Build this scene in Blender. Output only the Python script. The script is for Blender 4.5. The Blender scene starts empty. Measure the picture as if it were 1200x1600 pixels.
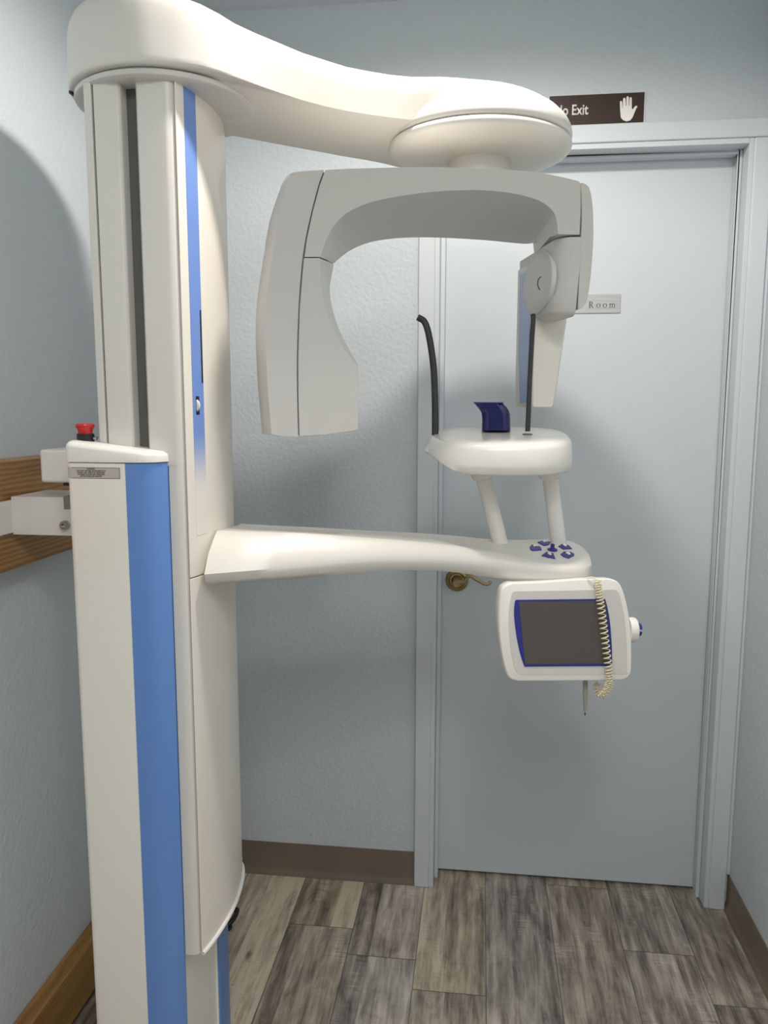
import bpy, bmesh, math, random
from mathutils import Vector, Matrix
random.seed(7)
sc = bpy.context.scene
COL = sc.collection
R = math.radians

# ------------------------------------------------------------------ camera
F = 1225.0
CAMZ = 1.40
p, yw, ro = R(7.6), R(7.0), R(0.1)
fw = Vector((-math.sin(yw)*math.cos(p), math.cos(yw)*math.cos(p), -math.sin(p)))
rt0 = Vector((math.cos(yw), math.sin(yw), 0)); up0 = rt0.cross(fw)
rt = math.cos(ro)*rt0 + math.sin(ro)*up0
up = -math.sin(ro)*rt0 + math.cos(ro)*up0
cd = bpy.data.cameras.new('camera'); cam = bpy.data.objects.new('camera', cd); COL.objects.link(cam)
cam.matrix_world = Matrix(((rt.x, up.x, -fw.x, 0), (rt.y, up.y, -fw.y, 0), (rt.z, up.z, -fw.z, CAMZ), (0, 0, 0, 1)))
cd.sensor_fit = 'VERTICAL'; cd.sensor_height = 24.0; cd.sensor_width = 18.0
cd.lens = 24.0*F/1600.0; cd.clip_start = 0.02
sc.camera = cam

O = Vector((0, 0, CAMZ))
def ray(x, y): return (x-600)/F*rt - (y-800)/F*up + fw
def on(x, y, pt, n):
    """survey: the point of the plane (pt, n) seen at a photo position"""
    d = ray(x, y); n = Vector(n)
    return O + d*((Vector(pt)-O).dot(n)/d.dot(n))
def P(x, y, Y): return on(x, y, (0, Y, 0), (0, 1, 0))
def ZY(y, Y, x=700): return P(x, y, Y).z

# ------------------------------------------------------------------ materials
def newmat(name):
    m = bpy.data.materials.new(name); m.use_nodes = True
    nt = m.node_tree; b = nt.nodes['Principled BSDF']
    return m, nt, b
def mat(name, col, rough=0.45, metal=0.0, coat=0.0, bump=None, var=0.0, spec=0.5, trans=0.0):
    m, nt, b = newmat(name)
    b.inputs['Base Color'].default_value = (*col, 1)
    b.inputs['Roughness'].default_value = rough
    b.inputs['Metallic'].default_value = metal
    b.inputs['Coat Weight'].default_value = coat
    b.inputs['Specular IOR Level'].default_value = spec
    b.inputs['Transmission Weight'].default_value = trans
    tc = nt.nodes.new('ShaderNodeTexCoord')
    if var > 0:
        n = nt.nodes.new('ShaderNodeTexNoise'); n.inputs['Scale'].default_value = 9; n.inputs['Detail'].default_value = 4
        r = nt.nodes.new('ShaderNodeValToRGB')
        r.color_ramp.elements[0].position = .3; r.color_ramp.elements[1].position = .7
        r.color_ramp.elements[0].color = (*[c*(1-var) for c in col], 1)
        r.color_ramp.elements[1].color = (*[min(1, c*(1+var)) for c in col], 1)
        nt.links.new(tc.outputs['Object'], n.inputs['Vector']); nt.links.new(n.outputs['Fac'], r.inputs['Fac'])
        nt.links.new(r.outputs['Color'], b.inputs['Base Color'])
    if bump:
        n = nt.nodes.new('ShaderNodeTexNoise'); n.inputs['Scale'].default_value = bump[0]; n.inputs['Detail'].default_value = 3
        bp = nt.nodes.new('ShaderNodeBump'); bp.inputs['Strength'].default_value = bump[1]; bp.inputs['Distance'].default_value = bump[2]
        nt.links.new(tc.outputs['Object'], n.inputs['Vector'])
        nt.links.new(n.outputs['Fac'], bp.inputs['Height']); nt.links.new(bp.outputs['Normal'], b.inputs['Normal'])
    return m

M = {}
M['wall'] = mat('wall_paint', (.62, .672, .705), .62, bump=(95, .55, .004), spec=.3)
M['ceil'] = mat('ceiling_paint', (.62, .665, .70), .8, bump=(90, .4, .003))
M['trim'] = mat('trim_paint', (.66, .705, .74), .38)
M['door'] = mat('door_paint', (.64, .69, .725), .42, bump=(18, .06, .002))
M['base'] = mat('vinyl_baseboard', (.20, .158, .115), .5, var=.05)
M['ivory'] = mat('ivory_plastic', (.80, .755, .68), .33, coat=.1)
M['ivory2'] = mat('ivory_plastic_dimmed', (.61, .595, .56), .38, coat=.1)  # same ivory plastic, darkened where the front light came out too strong
M['colm'] = mat('column_and_dimmed_ivory', (.69, .665, .615), .38, coat=.05)  # column tone; arm, hub and shelf use it as ivory darkened against overexposure
M['shell'] = mat('off_white_column_cover', (.88, .845, .765), .36, coat=.1)
M['white'] = mat('gloss_white_plastic', (.80, .775, .725), .27, coat=.25)
M['wpaint'] = mat('white_painted_steel', (.75, .735, .70), .35)
M['blue'] = mat('blue_panel', (.125, .265, .62), .36, coat=.1)
M['dark'] = mat('dark_gap', (.012, .011, .010), .7)
M['slot'] = mat('grey_green_rail', (.12, .123, .112), .5)
M['navy'] = mat('navy_plastic', (.018, .022, .22), .25, coat=.3)
M['navyclear'] = mat('navy_translucent_plastic', (.004, .006, .11), .12, coat=.4, trans=.2)
M['btn'] = mat('indigo_button', (.035, .028, .22), .35)
M['bluewin'] = mat('blue_sensor_window', (.16, .27, .56), .18, coat=.4)
M['screen'] = mat('screen_glass', (.085, .072, .064), .28)
M['bezel'] = mat('panel_overlay', (.60, .585, .55), .38)
M['rubber'] = mat('grey_black_rubber', (.035, .036, .038), .55, var=.15)
M['red'] = mat('red_button', (.55, .012, .010), .3, coat=.2)
M['black'] = mat('black_plastic', (.010, .010, .011), .45)
M['cord'] = mat('cream_cord', (.74, .66, .44), .38)
M['brass'] = mat('antique_brass', (.42, .33, .16), .25, metal=1.0)
M['steel'] = mat('bolt_steel', (.42, .43, .45), .3, metal=1.0)
M['stylus'] = mat('stylus_grey', (.36, .34, .30), .4)
M['signb'] = mat('brown_sign', (.038, .017, .010), .35)
M['signw'] = mat('sign_white', (.86, .83, .80), .5)
M['lab'] = mat('label_stock', (.52, .475, .42), .4)
M['ink'] = mat('black_ink', (.02, .018, .016), .6)
M['filler'] = mat('grey_bracket_filler', (.22, .22, .22), .5)
M['seam'] = mat('seam_shadow_gap', (.20, .19, .17), .7)

def brushed():
    m, nt, b = newmat('brushed_metal_plate')
    b.inputs['Metallic'].default_value = .75; b.inputs['Roughness'].default_value = .38
    tc = nt.nodes.new('ShaderNodeTexCoord'); mp = nt.nodes.new('ShaderNodeMapping'); mp.inputs['Scale'].default_value = (3, 3, 400)
    n = nt.nodes.new('ShaderNodeTexNoise'); n.inputs['Scale'].default_value = 2
    r = nt.nodes.new('ShaderNodeValToRGB'); r.color_ramp.elements[0].color = (.36, .35, .34, 1); r.color_ramp.elements[1].color = (.62, .61, .60, 1)
    nt.links.new(tc.outputs['Object'], mp.inputs['Vector']); nt.links.new(mp.outputs['Vector'], n.inputs['Vector'])
    nt.links.new(n.outputs['Fac'], r.inputs['Fac']); nt.links.new(r.outputs['Color'], b.inputs['Base Color'])
    return m
M['plate'] = brushed()

def stripe_mat():
    # printed stripe: blue that fades out to the ivory of the cover at its lower end
    m, nt, b = newmat('printed_blue_stripe')
    b.inputs['Roughness'].default_value = .32
    ge = nt.nodes.new('ShaderNodeNewGeometry'); sx = nt.nodes.new('ShaderNodeSeparateXYZ')
    mr = nt.nodes.new('ShaderNodeMapRange'); mr.inputs['From Min'].default_value = 1.245; mr.inputs['From Max'].default_value = 1.365
    mr.interpolation_type = 'SMOOTHSTEP'
    mx = nt.nodes.new('ShaderNodeMix'); mx.data_type = 'RGBA'
    mx.inputs['A'].default_value = (.79, .755, .69, 1); mx.inputs['B'].default_value = (.165, .285, .66, 1)
    nt.links.new(ge.outputs['Position'], sx.inputs['Vector']); nt.links.new(sx.outputs['Z'], mr.inputs['Value'])
    nt.links.new(mr.outputs['Result'], mx.inputs['Factor']); nt.links.new(mx.outputs['Result'], b.inputs['Base Color'])
    return m
M['stripe'] = stripe_mat()

def wood_mat():
    m, nt, b = newmat('stained_pine')
    b.inputs['Roughness'].default_value = .38; b.inputs['Coat Weight'].default_value = .15
    tc = nt.nodes.new('ShaderNodeTexCoord')
    mp = nt.nodes.new('ShaderNodeMapping'); mp.inputs['Scale'].default_value = (9, 1.1, 9)
    n = nt.nodes.new('ShaderNodeTexNoise'); n.inputs['Scale'].default_value = 3.2; n.inputs['Detail'].default_value = 4; n.inputs['Distortion'].default_value = .5
    w = nt.nodes.new('ShaderNodeTexWave'); w.wave_type = 'BANDS'; w.bands_direction = 'Z'
    w.inputs['Scale'].default_value = 3.5; w.inputs['Distortion'].default_value = 5; w.inputs['Detail'].default_value = 2; w.inputs['Detail Scale'].default_value = 1.2
    # knots
    mp2 = nt.nodes.new('ShaderNodeMapping'); mp2.inputs['Scale'].default_value = (4, 2.6, 5.5); mp2.inputs['Location'].default_value = (0, .13, .2)
    v = nt.nodes.new('ShaderNodeTexVoronoi'); v.inputs['Scale'].default_value = 1.25
    kr = nt.nodes.new('ShaderNodeValToRGB'); kr.color_ramp.elements[0].position = .03; kr.color_ramp.elements[0].color = (.22, .16, .12, 1)
    kr.color_ramp.elements[1].position = .13; kr.color_ramp.elements[1].color = (1, 1, 1, 1)
    r = nt.nodes.new('ShaderNodeValToRGB')
    r.color_ramp.elements[0].position = .2; r.color_ramp.elements[0].color = (.19, .080, .014, 1)
    r.color_ramp.elements[1].position = .85; r.color_ramp.elements[1].color = (.46, .245, .070, 1)
    ad = nt.nodes.new('ShaderNodeMath'); ad.operation = 'MULTIPLY_ADD'; ad.inputs[1].default_value = .35
    mu = nt.nodes.new('ShaderNodeMix'); mu.data_type = 'RGBA'; mu.blend_type = 'MULTIPLY'; mu.inputs['Factor'].default_value = 1
    L = nt.links.new
    L(tc.outputs['Object'], mp.inputs['Vector']); L(mp.outputs['Vector'], n.inputs['Vector']); L(mp.outputs['Vector'], w.inputs['Vector'])
    L(w.outputs['Fac'], ad.inputs[0])
    sb = nt.nodes.new('ShaderNodeMath'); sb.operation = 'MULTIPLY'; sb.inputs[1].default_value = .75
    L(n.outputs['Fac'], sb.inputs[0]); L(sb.outputs[0], ad.inputs[2])
    L(ad.outputs[0], r.inputs['Fac'])
    L(tc.outputs['Object'], mp2.inputs['Vector']); L(mp2.outputs['Vector'], v.inputs['Vector']); L(v.outputs['Distance'], kr.inputs['Fac'])
    L(r.outputs['Color'], mu.inputs['A']); L(kr.outputs['Color'], mu.inputs['B']); L(mu.outputs['Result'], b.inputs['Base Color'])
    return m
M['wood'] = wood_mat()

def floor_mat():
    # distressed vinyl planks, long side along Y
    m, nt, b = newmat('distressed_vinyl_plank')
    L = nt.links.new; N = nt.nodes.new
    def math_(op, a=None, bb=None, c=None):
        n = N('ShaderNodeMath'); n.operation = op
        for i, v in enumerate((a, bb, c)):
            if v is None: continue
            if isinstance(v, (int, float)): n.inputs[i].default_value = v
            else: L(v, n.inputs[i])
        return n.outputs[0]
    tc = N('ShaderNodeTexCoord'); sp = N('ShaderNodeSeparateXYZ'); L(tc.outputs['Object'], sp.inputs['Vector'])
    X, Y = sp.outputs['X'], sp.outputs['Y']
    W, LEN = .178, .92
    cx = math_('DIVIDE', math_('ADD', X, 5.02), W); ix = math_('FLOOR', cx); fx = math_('FRACT', cx)
    off = math_('FRACT', math_('MULTIPLY', math_('SINE', math_('MULTIPLY', ix, 12.9898)), 43.758))
    cy = math_('ADD', math_('DIVIDE', math_('ADD', Y, 6.0), LEN), off); iy = math_('FLOOR', cy); fy = math_('FRACT', cy)
    # two printed strips inside some planks
    pv = N('ShaderNodeCombineXYZ'); L(ix, pv.inputs[0]); L(iy, pv.inputs[1]); pv.inputs[2].default_value = 7.3
    pn = N('ShaderNodeTexWhiteNoise'); pn.noise_dimensions = '3D'; L(pv.outputs[0], pn.inputs['Vector'])
    half = math_('GREATER_THAN', fx, math_('ADD', .25, math_('MULTIPLY', pn.outputs['Value'], .7)))
    cv = N('ShaderNodeCombineXYZ'); L(ix, cv.inputs[0]); L(iy, cv.inputs[1]); L(half, cv.inputs[2])
    wn = N('ShaderNodeTexWhiteNoise'); wn.noise_dimensions = '3D'; L(cv.outputs[0], wn.inputs['Vector'])
    cv2 = N('ShaderNodeCombineXYZ'); L(ix, cv2.inputs[0]); L(iy, cv2.inputs[1])
    wn2 = N('ShaderNodeTexWhiteNoise'); wn2.noise_dimensions = '2D'; L(cv2.outputs[0], wn2.inputs['Vector'])
    tone = math_('ADD', math_('MULTIPLY', wn.outputs['Value'], .70), math_('MULTIPLY', wn2.outputs['Value'], .30))
    # stretched coordinates per strip
    jv = N('ShaderNodeCombineXYZ'); L(math_('MULTIPLY', wn.outputs['Value'], 40), jv.inputs[0]); L(math_('MULTIPLY', wn2.outputs['Value'], 60), jv.inputs[1])
    def stretched(sx, sy, scale, detail, dist=0.0, rough=.6):
        g = N('ShaderNodeCombineXYZ'); L(math_('MULTIPLY', X, sx), g.inputs[0]); L(math_('MULTIPLY', Y, sy), g.inputs[1])
        a = N('ShaderNodeVectorMath'); a.operation = 'ADD'; L(g.outputs[0], a.inputs[0]); L(jv.outputs[0], a.inputs[1])
        n = N('ShaderNodeTexNoise'); n.inputs['Scale'].default_value = scale; n.inputs['Detail'].default_value = detail
        n.inputs['Distortion'].default_value = dist; n.inputs['Roughness'].default_value = rough
        L(a.outputs[0], n.inputs['Vector']); return n.outputs['Fac'], a.outputs[0]
    grain, gv = stretched(14, 1.1, 6, 6, .4)
    blot, _ = stretched(5, 1.6, 2.2, 5, 1.0, .65)
    fine, _ = stretched(60, 2.5, 5, 3)
    cross, _ = stretched(4, 45, 4, 3)
    wv = N('ShaderNodeTexWave'); wv.bands_direction = 'X'; wv.inputs['Scale'].default_value = .55; wv.inputs['Distortion'].default_value = 9
    wv.inputs['Detail'].default_value = 2; wv.inputs['Detail Scale'].default_value = .6; L(gv, wv.inputs['Vector'])
    t = math_('ADD', math_('MULTIPLY', tone, .60), math_('MULTIPLY', math_('SUBTRACT', grain, .5), 1.25))
    t = math_('ADD', t, math_('MULTIPLY', math_('SUBTRACT', blot, .5), 1.55))
    t = math_('ADD', t, math_('MULTIPLY', math_('SUBTRACT', fine, .5), .35))
    t = math_('ADD', t, math_('MULTIPLY', math_('SUBTRACT', cross, .5), .22))
    t = math_('ADD', t, math_('MULTIPLY', math_('SUBTRACT', wv.outputs['Fac'], .5), .16))
    t = math_('ADD', t, .22)
    sc_ = N('ShaderNodeSeparateXYZ'); L(pn.outputs['Color'], sc_.inputs[0])
    t = math_('ADD', t, math_('MULTIPLY', half, math_('MULTIPLY', math_('SUBTRACT', sc_.outputs[1], .5), .55)))
    # pale saw-cut patches and dark knots
    patch, _ = stretched(7, 2.2, 1.6, 2, .6)
    sm = N('ShaderNodeMapRange'); sm.inputs['From Min'].default_value = .56; sm.inputs['From Max'].default_value = .70; L(patch, sm.inputs['Value'])
    t = math_('ADD', t, math_('MULTIPLY', sm.outputs['Result'], math_('ADD', .10, math_('MULTIPLY', math_('SUBTRACT', cross, .45), 1.2))))
    kv = N('ShaderNodeCombineXYZ'); L(math_('MULTIPLY', X, 4.3), kv.inputs[0]); L(math_('MULTIPLY', Y, 2.3), kv.inputs[1])
    vo = N('ShaderNodeTexVoronoi'); vo.inputs['Scale'].default_value = 1.7; L(kv.outputs[0], vo.inputs['Vector'])
    kr = N('ShaderNodeMapRange'); kr.inputs['From Min'].default_value = .02; kr.inputs['From Max'].default_value = .09
    kr.inputs['To Min'].default_value = .45; kr.inputs['To Max'].default_value = 0; L(vo.outputs['Distance'], kr.inputs['Value'])
    t = math_('SUBTRACT', t, kr.outputs['Result'])
    r = N('ShaderNodeValToRGB'); cr = r.color_ramp
    cr.elements[0].position = 0; cr.elements[0].color = (.095, .076, .060, 1)
    cr.elements[1].position = 1; cr.elements[1].color = (.72, .60, .45, 1)
    for pos, c in ((.3, (.235, .187, .142)), (.5, (.36, .29, .218)), (.72, (.51, .415, .31))):
        e = cr.elements.new(pos); e.color = (*c, 1)
    L(t, r.inputs['Fac'])
    # grey planks against brown planks
    hs = N('ShaderNodeHueSaturation'); L(r.outputs['Color'], hs.inputs['Color'])
    L(math_('ADD', .55, math_('MULTIPLY', wn2.outputs['Value'], .55)), hs.inputs['Saturation'])
    # joints
    ex = math_('MINIMUM', fx, math_('SUBTRACT', 1.0, fx)); ey = math_('MINIMUM', fy, math_('SUBTRACT', 1.0, fy))
    jx = math_('LESS_THAN', ex, .007); jy = math_('LESS_THAN', ey, .0016)
    j = math_('MAXIMUM', jx, jy)
    mx = N('ShaderNodeMix'); mx.data_type = 'RGBA'; L(math_('MULTIPLY', j, .65), mx.inputs['Factor'])
    L(hs.outputs['Color'], mx.inputs['A']); mx.inputs['B'].default_value = (.03, .026, .022, 1)
    L(mx.outputs['Result'], b.inputs['Base Color'])
    b.inputs['Roughness'].default_value = .46; b.inputs['Specular IOR Level'].default_value = .4
    bp = N('ShaderNodeBump'); bp.inputs['Strength'].default_value = .12; bp.inputs['Distance'].default_value = .002
    L(fine, bp.inputs['Height']); L(bp.outputs['Normal'], b.inputs['Normal'])
    return m
M['floor'] = floor_mat()

# ------------------------------------------------------------------ object helpers
WL = {}
def link(o, parent=None, wl=None):
    COL.objects.link(o)
    wl = Vector(wl) if wl is not None else Vector((0, 0, 0))
    WL[o] = wl
    if parent is not None:
        o.parent = parent; o.location = wl - WL[parent]
    else:
        o.location = wl
    return o
def empty(name, loc, label, cat, group=None):
    o = bpy.data.objects.new(name, None); o.empty_display_size = .05
    link(o, None, loc); tag(o, label, cat, group); return o
def tag(o, label, cat, group=None):
    o['label'] = label; o['category'] = cat
    if group: o['group'] = group
    return o
def obj(name, bm, m, parent=None, bevel=0, seg=3, ang=35, smooth=40, sub=0, label=None):
    bmesh.ops.remove_doubles(bm, verts=bm.verts, dist=1e-6)
    bmesh.ops.recalc_face_normals(bm, faces=bm.faces)
    xs = [v.co.copy() for v in bm.verts]
    lo = Vector([min(v[i] for v in xs) for i in range(3)]); hi = Vector([max(v[i] for v in xs) for i in range(3)])
    c = (lo+hi)/2
    for v in bm.verts: v.co -= c
    me = bpy.data.meshes.new(name); bm.to_mesh(me); bm.free()
    me.materials.append(M[m] if isinstance(m, str) else m)
    if smooth:
        me.polygons.foreach_set('use_smooth', [True]*len(me.polygons))
        if not bevel and not sub: me.set_sharp_from_angle(angle=R(smooth))
    o = bpy.data.objects.new(name, me); link(o, parent, c)
    if bevel:
        b = o.modifiers.new('bevel', 'BEVEL'); b.width = bevel; b.segments = seg; b.limit_method = 'ANGLE'; b.angle_limit = R(ang); b.harden_normals = True
    if sub:
        s = o.modifiers.new('sub', 'SUBSURF'); s.levels = sub; s.render_levels = sub
    if label: o['label'] = label
    return o
def struct(name, bm, m, **k):
    o = obj(name, bm, m, **k); o['kind'] = 'structure'; return o
def NB(): return bmesh.new()
def box(bm, lo, hi):
    vs = [bm.verts.new((x, y, z)) for z in (lo[2], hi[2]) for y in (lo[1], hi[1]) for x in (lo[0], hi[0])]
    for f in ((0, 2, 3, 1), (4, 5, 7, 6), (0, 1, 5, 4), (2, 6, 7, 3), (0, 4, 6, 2), (1, 3, 7, 5)):
        bm.faces.new([vs[i] for i in f])
    return bm
def loft(bm, rings, cap0=True, cap1=True, closed=True):
    vr = [[bm.verts.new(q) for q in r] for r in rings]
    n = len(vr[0])
    for a, b in zip(vr[:-1], vr[1:]):
        for i in range(n if closed else n-1):
            j = (i+1) % n
            bm.faces.new((a[i], a[j], b[j], b[i]))
    if cap0: bm.faces.new(vr[0][::-1])
    if cap1: bm.faces.new(vr[-1])
    return bm
def vprism(bm, plan, z0, z1):   # plan in (x, y)
    return loft(bm, [[(x, y, z0) for x, y in plan], [(x, y, z1) for x, y in plan]])
def lathe(bm, prof, c, axis=(0, 0, 1), n=40, caps=True):
    ax = Vector(axis).normalized(); a = ax.orthogonal().normalized(); b = ax.cross(a); c = Vector(c)
    rings = [[c + ax*h + r*(math.cos(2*math.pi*i/n)*a + math.sin(2*math.pi*i/n)*b) for i in range(n)] for r, h in prof]
    return loft(bm, rings, caps, caps)
def tube(bm, pts, r, n=10, rs=None, flat=1.0, fax=None):
    pts = [Vector(q) for q in pts]; m = len(pts); rings = []; prev = None
    for i, q in enumerate(pts):
        t = (pts[min(i+1, m-1)] - pts[max(i-1, 0)]).normalized()
        a = (t.orthogonal() if prev is None else (prev - t*prev.dot(t))).normalized() if fax is None else (Vector(fax) - t*Vector(fax).dot(t)).normalized()
        prev = a; b = t.cross(a); rr = rs[i] if rs else r
        rings.append([q + rr*(math.cos(2*math.pi*k/n)*a + flat*math.sin(2*math.pi*k/n)*b) for k in range(n)])
    return loft(bm, rings)
def spline(pts, n=6, closed=False):
    """Catmull-Rom through pts"""
    pts = [Vector(q) for q in pts]; m = len(pts); out = []
    for i in range(m if closed else m-1):
        if closed: p0, p1, p2, p3 = pts[(i-1) % m], pts[i], pts[(i+1) % m], pts[(i+2) % m]
        else: p0, p1, p2, p3 = pts[max(i-1, 0)], pts[i], pts[i+1], pts[min(i+2, m-1)]
        for k in range(n):
            t = k/n
            out.append(.5*((2*p1) + (p2-p0)*t + (2*p0-5*p1+4*p2-p3)*t*t + (3*p1-p0-3*p2+p3)*t*t*t))
    if not closed: out.append(pts[-1])
    return out
def runs(segs, n=6):
    """closed outline out of smooth runs that meet in corners"""
    out = []
    for s in segs:
        out += spline(s, n)[:-1] if len(s) > 2 else [Vector(s[0])]
    return out
def text(body, size, ink, place, parent, name='lettering', align='LEFT', ext=.0004, off=0.0, sx=1.0, fit=None):
    """lettering as a thin mesh; place maps (x, y, h) to a point"""
    cu = bpy.data.curves.new('t', 'FONT'); cu.body = body; cu.size = size; cu.align_x = align; cu.offset = off
    to = bpy.data.objects.new('t', cu); COL.objects.link(to)
    dg = bpy.context.evaluated_depsgraph_get(); dg.update()
    me = bpy.data.meshes.new_from_object(to.evaluated_get(dg)); bpy.data.objects.remove(to); 
    bm = NB(); bm.from_mesh(me)
    if fit:
        xs = [v.co.x for v in bm.verts]; ys = [v.co.y for v in bm.verts]
        for v in bm.verts:
            v.co.x = (v.co.x-min(xs))/(max(xs)-min(xs))*fit[0]; v.co.y = v.co.y/max(ys)*fit[1]
    r = bmesh.ops.extrude_face_region(bm, geom=bm.faces[:])
    for v in bm.verts: v.co.z = 0
    for e in r['geom']:
        if isinstance(e, bmesh.types.BMVert): e.co.z = ext
    for v in bm.verts: v.co = Vector(place(v.co.x*sx, v.co.y, v.co.z))
    return obj(name, bm, ink, parent, smooth=0)

# ------------------------------------------------------------------ the room
WY = 2.155           # back wall
XL, XR = -.925, .714
CZ = 2.434
Y0 = -2.6
b = NB(); box(b, (XL-.1, Y0-.1, -.06), (XR+.1, WY+.3, 0)); struct('floor', b, 'floor', smooth=0)
b = NB(); box(b, (XL-.1, Y0-.1, CZ), (XR+.1, WY+.3, CZ+.06)); struct('ceiling', b, 'ceil', smooth=0)
b = NB(); box(b, (XL-.1, Y0, 0), (XL, WY+.1, CZ)); struct('wall_left', b, 'wall', smooth=0)
b = NB(); box(b, (XR, Y0, 0), (XR+.1, WY+.1, CZ)); struct('wall_right', b, 'wall', smooth=0)
b = NB(); box(b, (XL-.1, Y0-.1, 0), (XR+.1, Y0, CZ)); struct('wall_rear', b, 'wall', smooth=0)
DX0, DX1, DZ = -.124, .656, 2.064         # door opening
b = NB()
box(b, (XL, WY, 0), (DX0, WY+.1, CZ)); box(b, (DX1, WY, 0), (XR, WY+.1, CZ)); box(b, (DX0, WY, DZ), (DX1, WY+.1, CZ))
struct('wall_back', b, 'wall', smooth=0)
# baseboards: vinyl cove with a toe
def cove(bm, path, nrm, h=.101):
    prof = ((0, h), (.003, h), (.003, .022), (.006, .012), (.012, .004), (.012, 0), (0, 0))
    rings = [[(q[0]+nrm[0]*d, q[1]+nrm[1]*d, z) for d, z in prof] for q in path]
    return loft(bm, rings)
b = NB(); cove(b, [(XL, WY), (-.174, WY)], (0, -1)); struct('baseboard_back', b, 'base')
b = NB(); cove(b, [(XR, Y0), (XR, WY-.001)], (-1, 0)); struct('baseboard_right', b, 'base')
# door casing
def casing(name, lo, hi, inner):
    b = NB(); box(b, lo, hi); return struct(name, b, 'trim', bevel=.004, seg=2)
CY = 2.138
casing('trim_1', (-.172, CY, 0), (-.128, WY, DZ+.0), 1)
casing('trim_2', (.660, CY, 0), (.704, WY, DZ+.0), 1)
casing('trim_3', (-.172, CY, DZ+.0005), (.704, WY, DZ+.046), 1)
# scribe strip closing the casing to the right wall
b = NB(); box(b, (.7045, CY+.006, .104), (XR, WY, DZ+.046)); struct('trim_4', b, 'trim', bevel=.002, seg=2)
# jamb with stop
b = NB()
J0, J1 = WY-.012, WY+.1
box(b, (-.1285, J0, 0), (-.116, J1, DZ)); box(b, (.6485, J0, 0), (.6605, J1, DZ)); box(b, (-.116, J0, DZ-.013), (.6485, J1, DZ+.0003))
struct('trim_5', b, 'trim', bevel=.0015, seg=2)
b = NB()
box(b, (-.116, 2.188, 0), (-.105, 2.222, DZ-.013)); box(b, (.6375, 2.188, 0), (.6485, 2.222, DZ-.013)); box(b, (-.105, 2.188, DZ-.024), (.6375, 2.222, DZ-.013))
struct('trim_6', b, 'trim', bevel=.003, seg=2)
DY = 2.224
b = NB(); box(b, (-.113, DY, .010), (.645, DY+.04, DZ-.016))
door = struct('door_1', b, 'door', bevel=.0015, seg=2)
# dark sill gap is the real gap under the leaf; hall beyond is closed
b = NB(); box(b, (DX0, WY+.1, 0), (DX1, WY+.14, DZ)); struct('wall_hall', b, 'wall', smooth=0)
# lever
rc = P(714, 906, DY); rc.y = DY
b = NB(); lathe(b, [(.033, 0), (.033, .004), (.030, .008), (.024, .010), (.020, .008), (.016, .009), (.0135, .014), (.0135, .030), (.011, .036), (.0115, .050), (.009, .054), (.004, .055)], rc, (0, -1, 0), 36)
rose = obj('door_handle_rose', b, 'brass', door, label='round antique brass rose')
lv = spline([rc+Vector((.0, -.047, .004)), rc+Vector((.022, -.050, .007)), P(733, 900, DY-.05), P(745, 906, DY-.05), P(757, 912.5, DY-.048), P(764, 912, DY-.045), P(767, 908, DY-.042)], 6)
b = NB(); tube(b, lv, .005, 10, rs=[.0065-.003*i/len(lv) for i in range(len(lv))]); obj('lever_handle', b, 'brass', rose, label='curved antique brass lever')

# ------------------------------------------------------------------ wall boards
b = NB(); box(b, (XL, .35, 1.090), (-.885, WY-.03, 1.300)); o = obj('wooden_mounting_board', b, 'wood', bevel=.004, seg=2)
tag(o, 'brown stained timber board at waist height on left wall, behind white steel bracket', 'board')
b = NB(); box(b, (XL, .35, .030), (-.885, WY-.03, .155)); o = obj('wooden_mounting_board', b, 'wood', bevel=.004, seg=2)
tag(o, 'brown timber board low on left wall near the floor, behind machine base', 'board')

# ------------------------------------------------------------------ signs
sg = empty('wall_sign', (.275, WY-.006, 2.145), 'brown wall sign reading No Exit with white hand above the door', 'sign')
SX0, SX1, SZ0, SZ1 = .158, .392, 2.111, 2.184
b = NB(); box(b, (SX0-.0015, WY-.004, SZ0-.001), (SX1+.003, WY, SZ1+.0015)); obj('sign_backing', b, 'signw', sg, smooth=0)
b = NB(); box(b, (SX0, WY-.006, SZ0), (SX1, WY-.004, SZ1)); obj('sign_face', b, 'signb', sg, smooth=0)
t0 = P(866.5, 180.5, WY-.006); t1 = P(919, 178.5, WY-.006)
text('No Exit', .0245, 'signw', lambda x, y, h: (t0.x+x, WY-.006-h, t0.z-.0005+y), sg, 'sign_lettering', ext=.001, off=.0004, fit=(t1.x-t0.x, .0245))
hand = [(969, 173.5), (968.5, 162), (968.8, 158.7), (970.4, 157.8), (971.8, 158.8), (972.2, 162), (972.6, 169), (973.2, 169), (973.2, 160), (973.6, 154.5), (975.2, 152.8), (977, 154), (977.4, 160), (977.8, 165.5), (978.6, 165.5),
        (978.6, 156), (979, 151.8), (980.6, 150.4), (982.3, 151.8), (982.4, 158), (982.4, 165), (983.2, 165), (983.5, 157), (983.8, 153), (985.3, 151.8), (987, 153.2), (987, 160), (987, 169), (987.6, 171), (989, 170.6), (991.2, 167.2), (993.4, 165.6), (995.6, 165.6), (995.6, 167.4), (993.6, 170.4), (990.6, 178), (988.4, 183.5), (984.6, 188.2), (979, 189.9), (973.6, 188), (970, 184)]
b = NB()
hp = [P(x, y, WY-.006) for x, y in hand]
loft(b, [[(q.x, WY-.0058, q.z) for q in hp], [(q.x, WY-.0072, q.z) for q in hp]]); obj('hand_pictogram', b, 'signw', sg, smooth=0)

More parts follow.
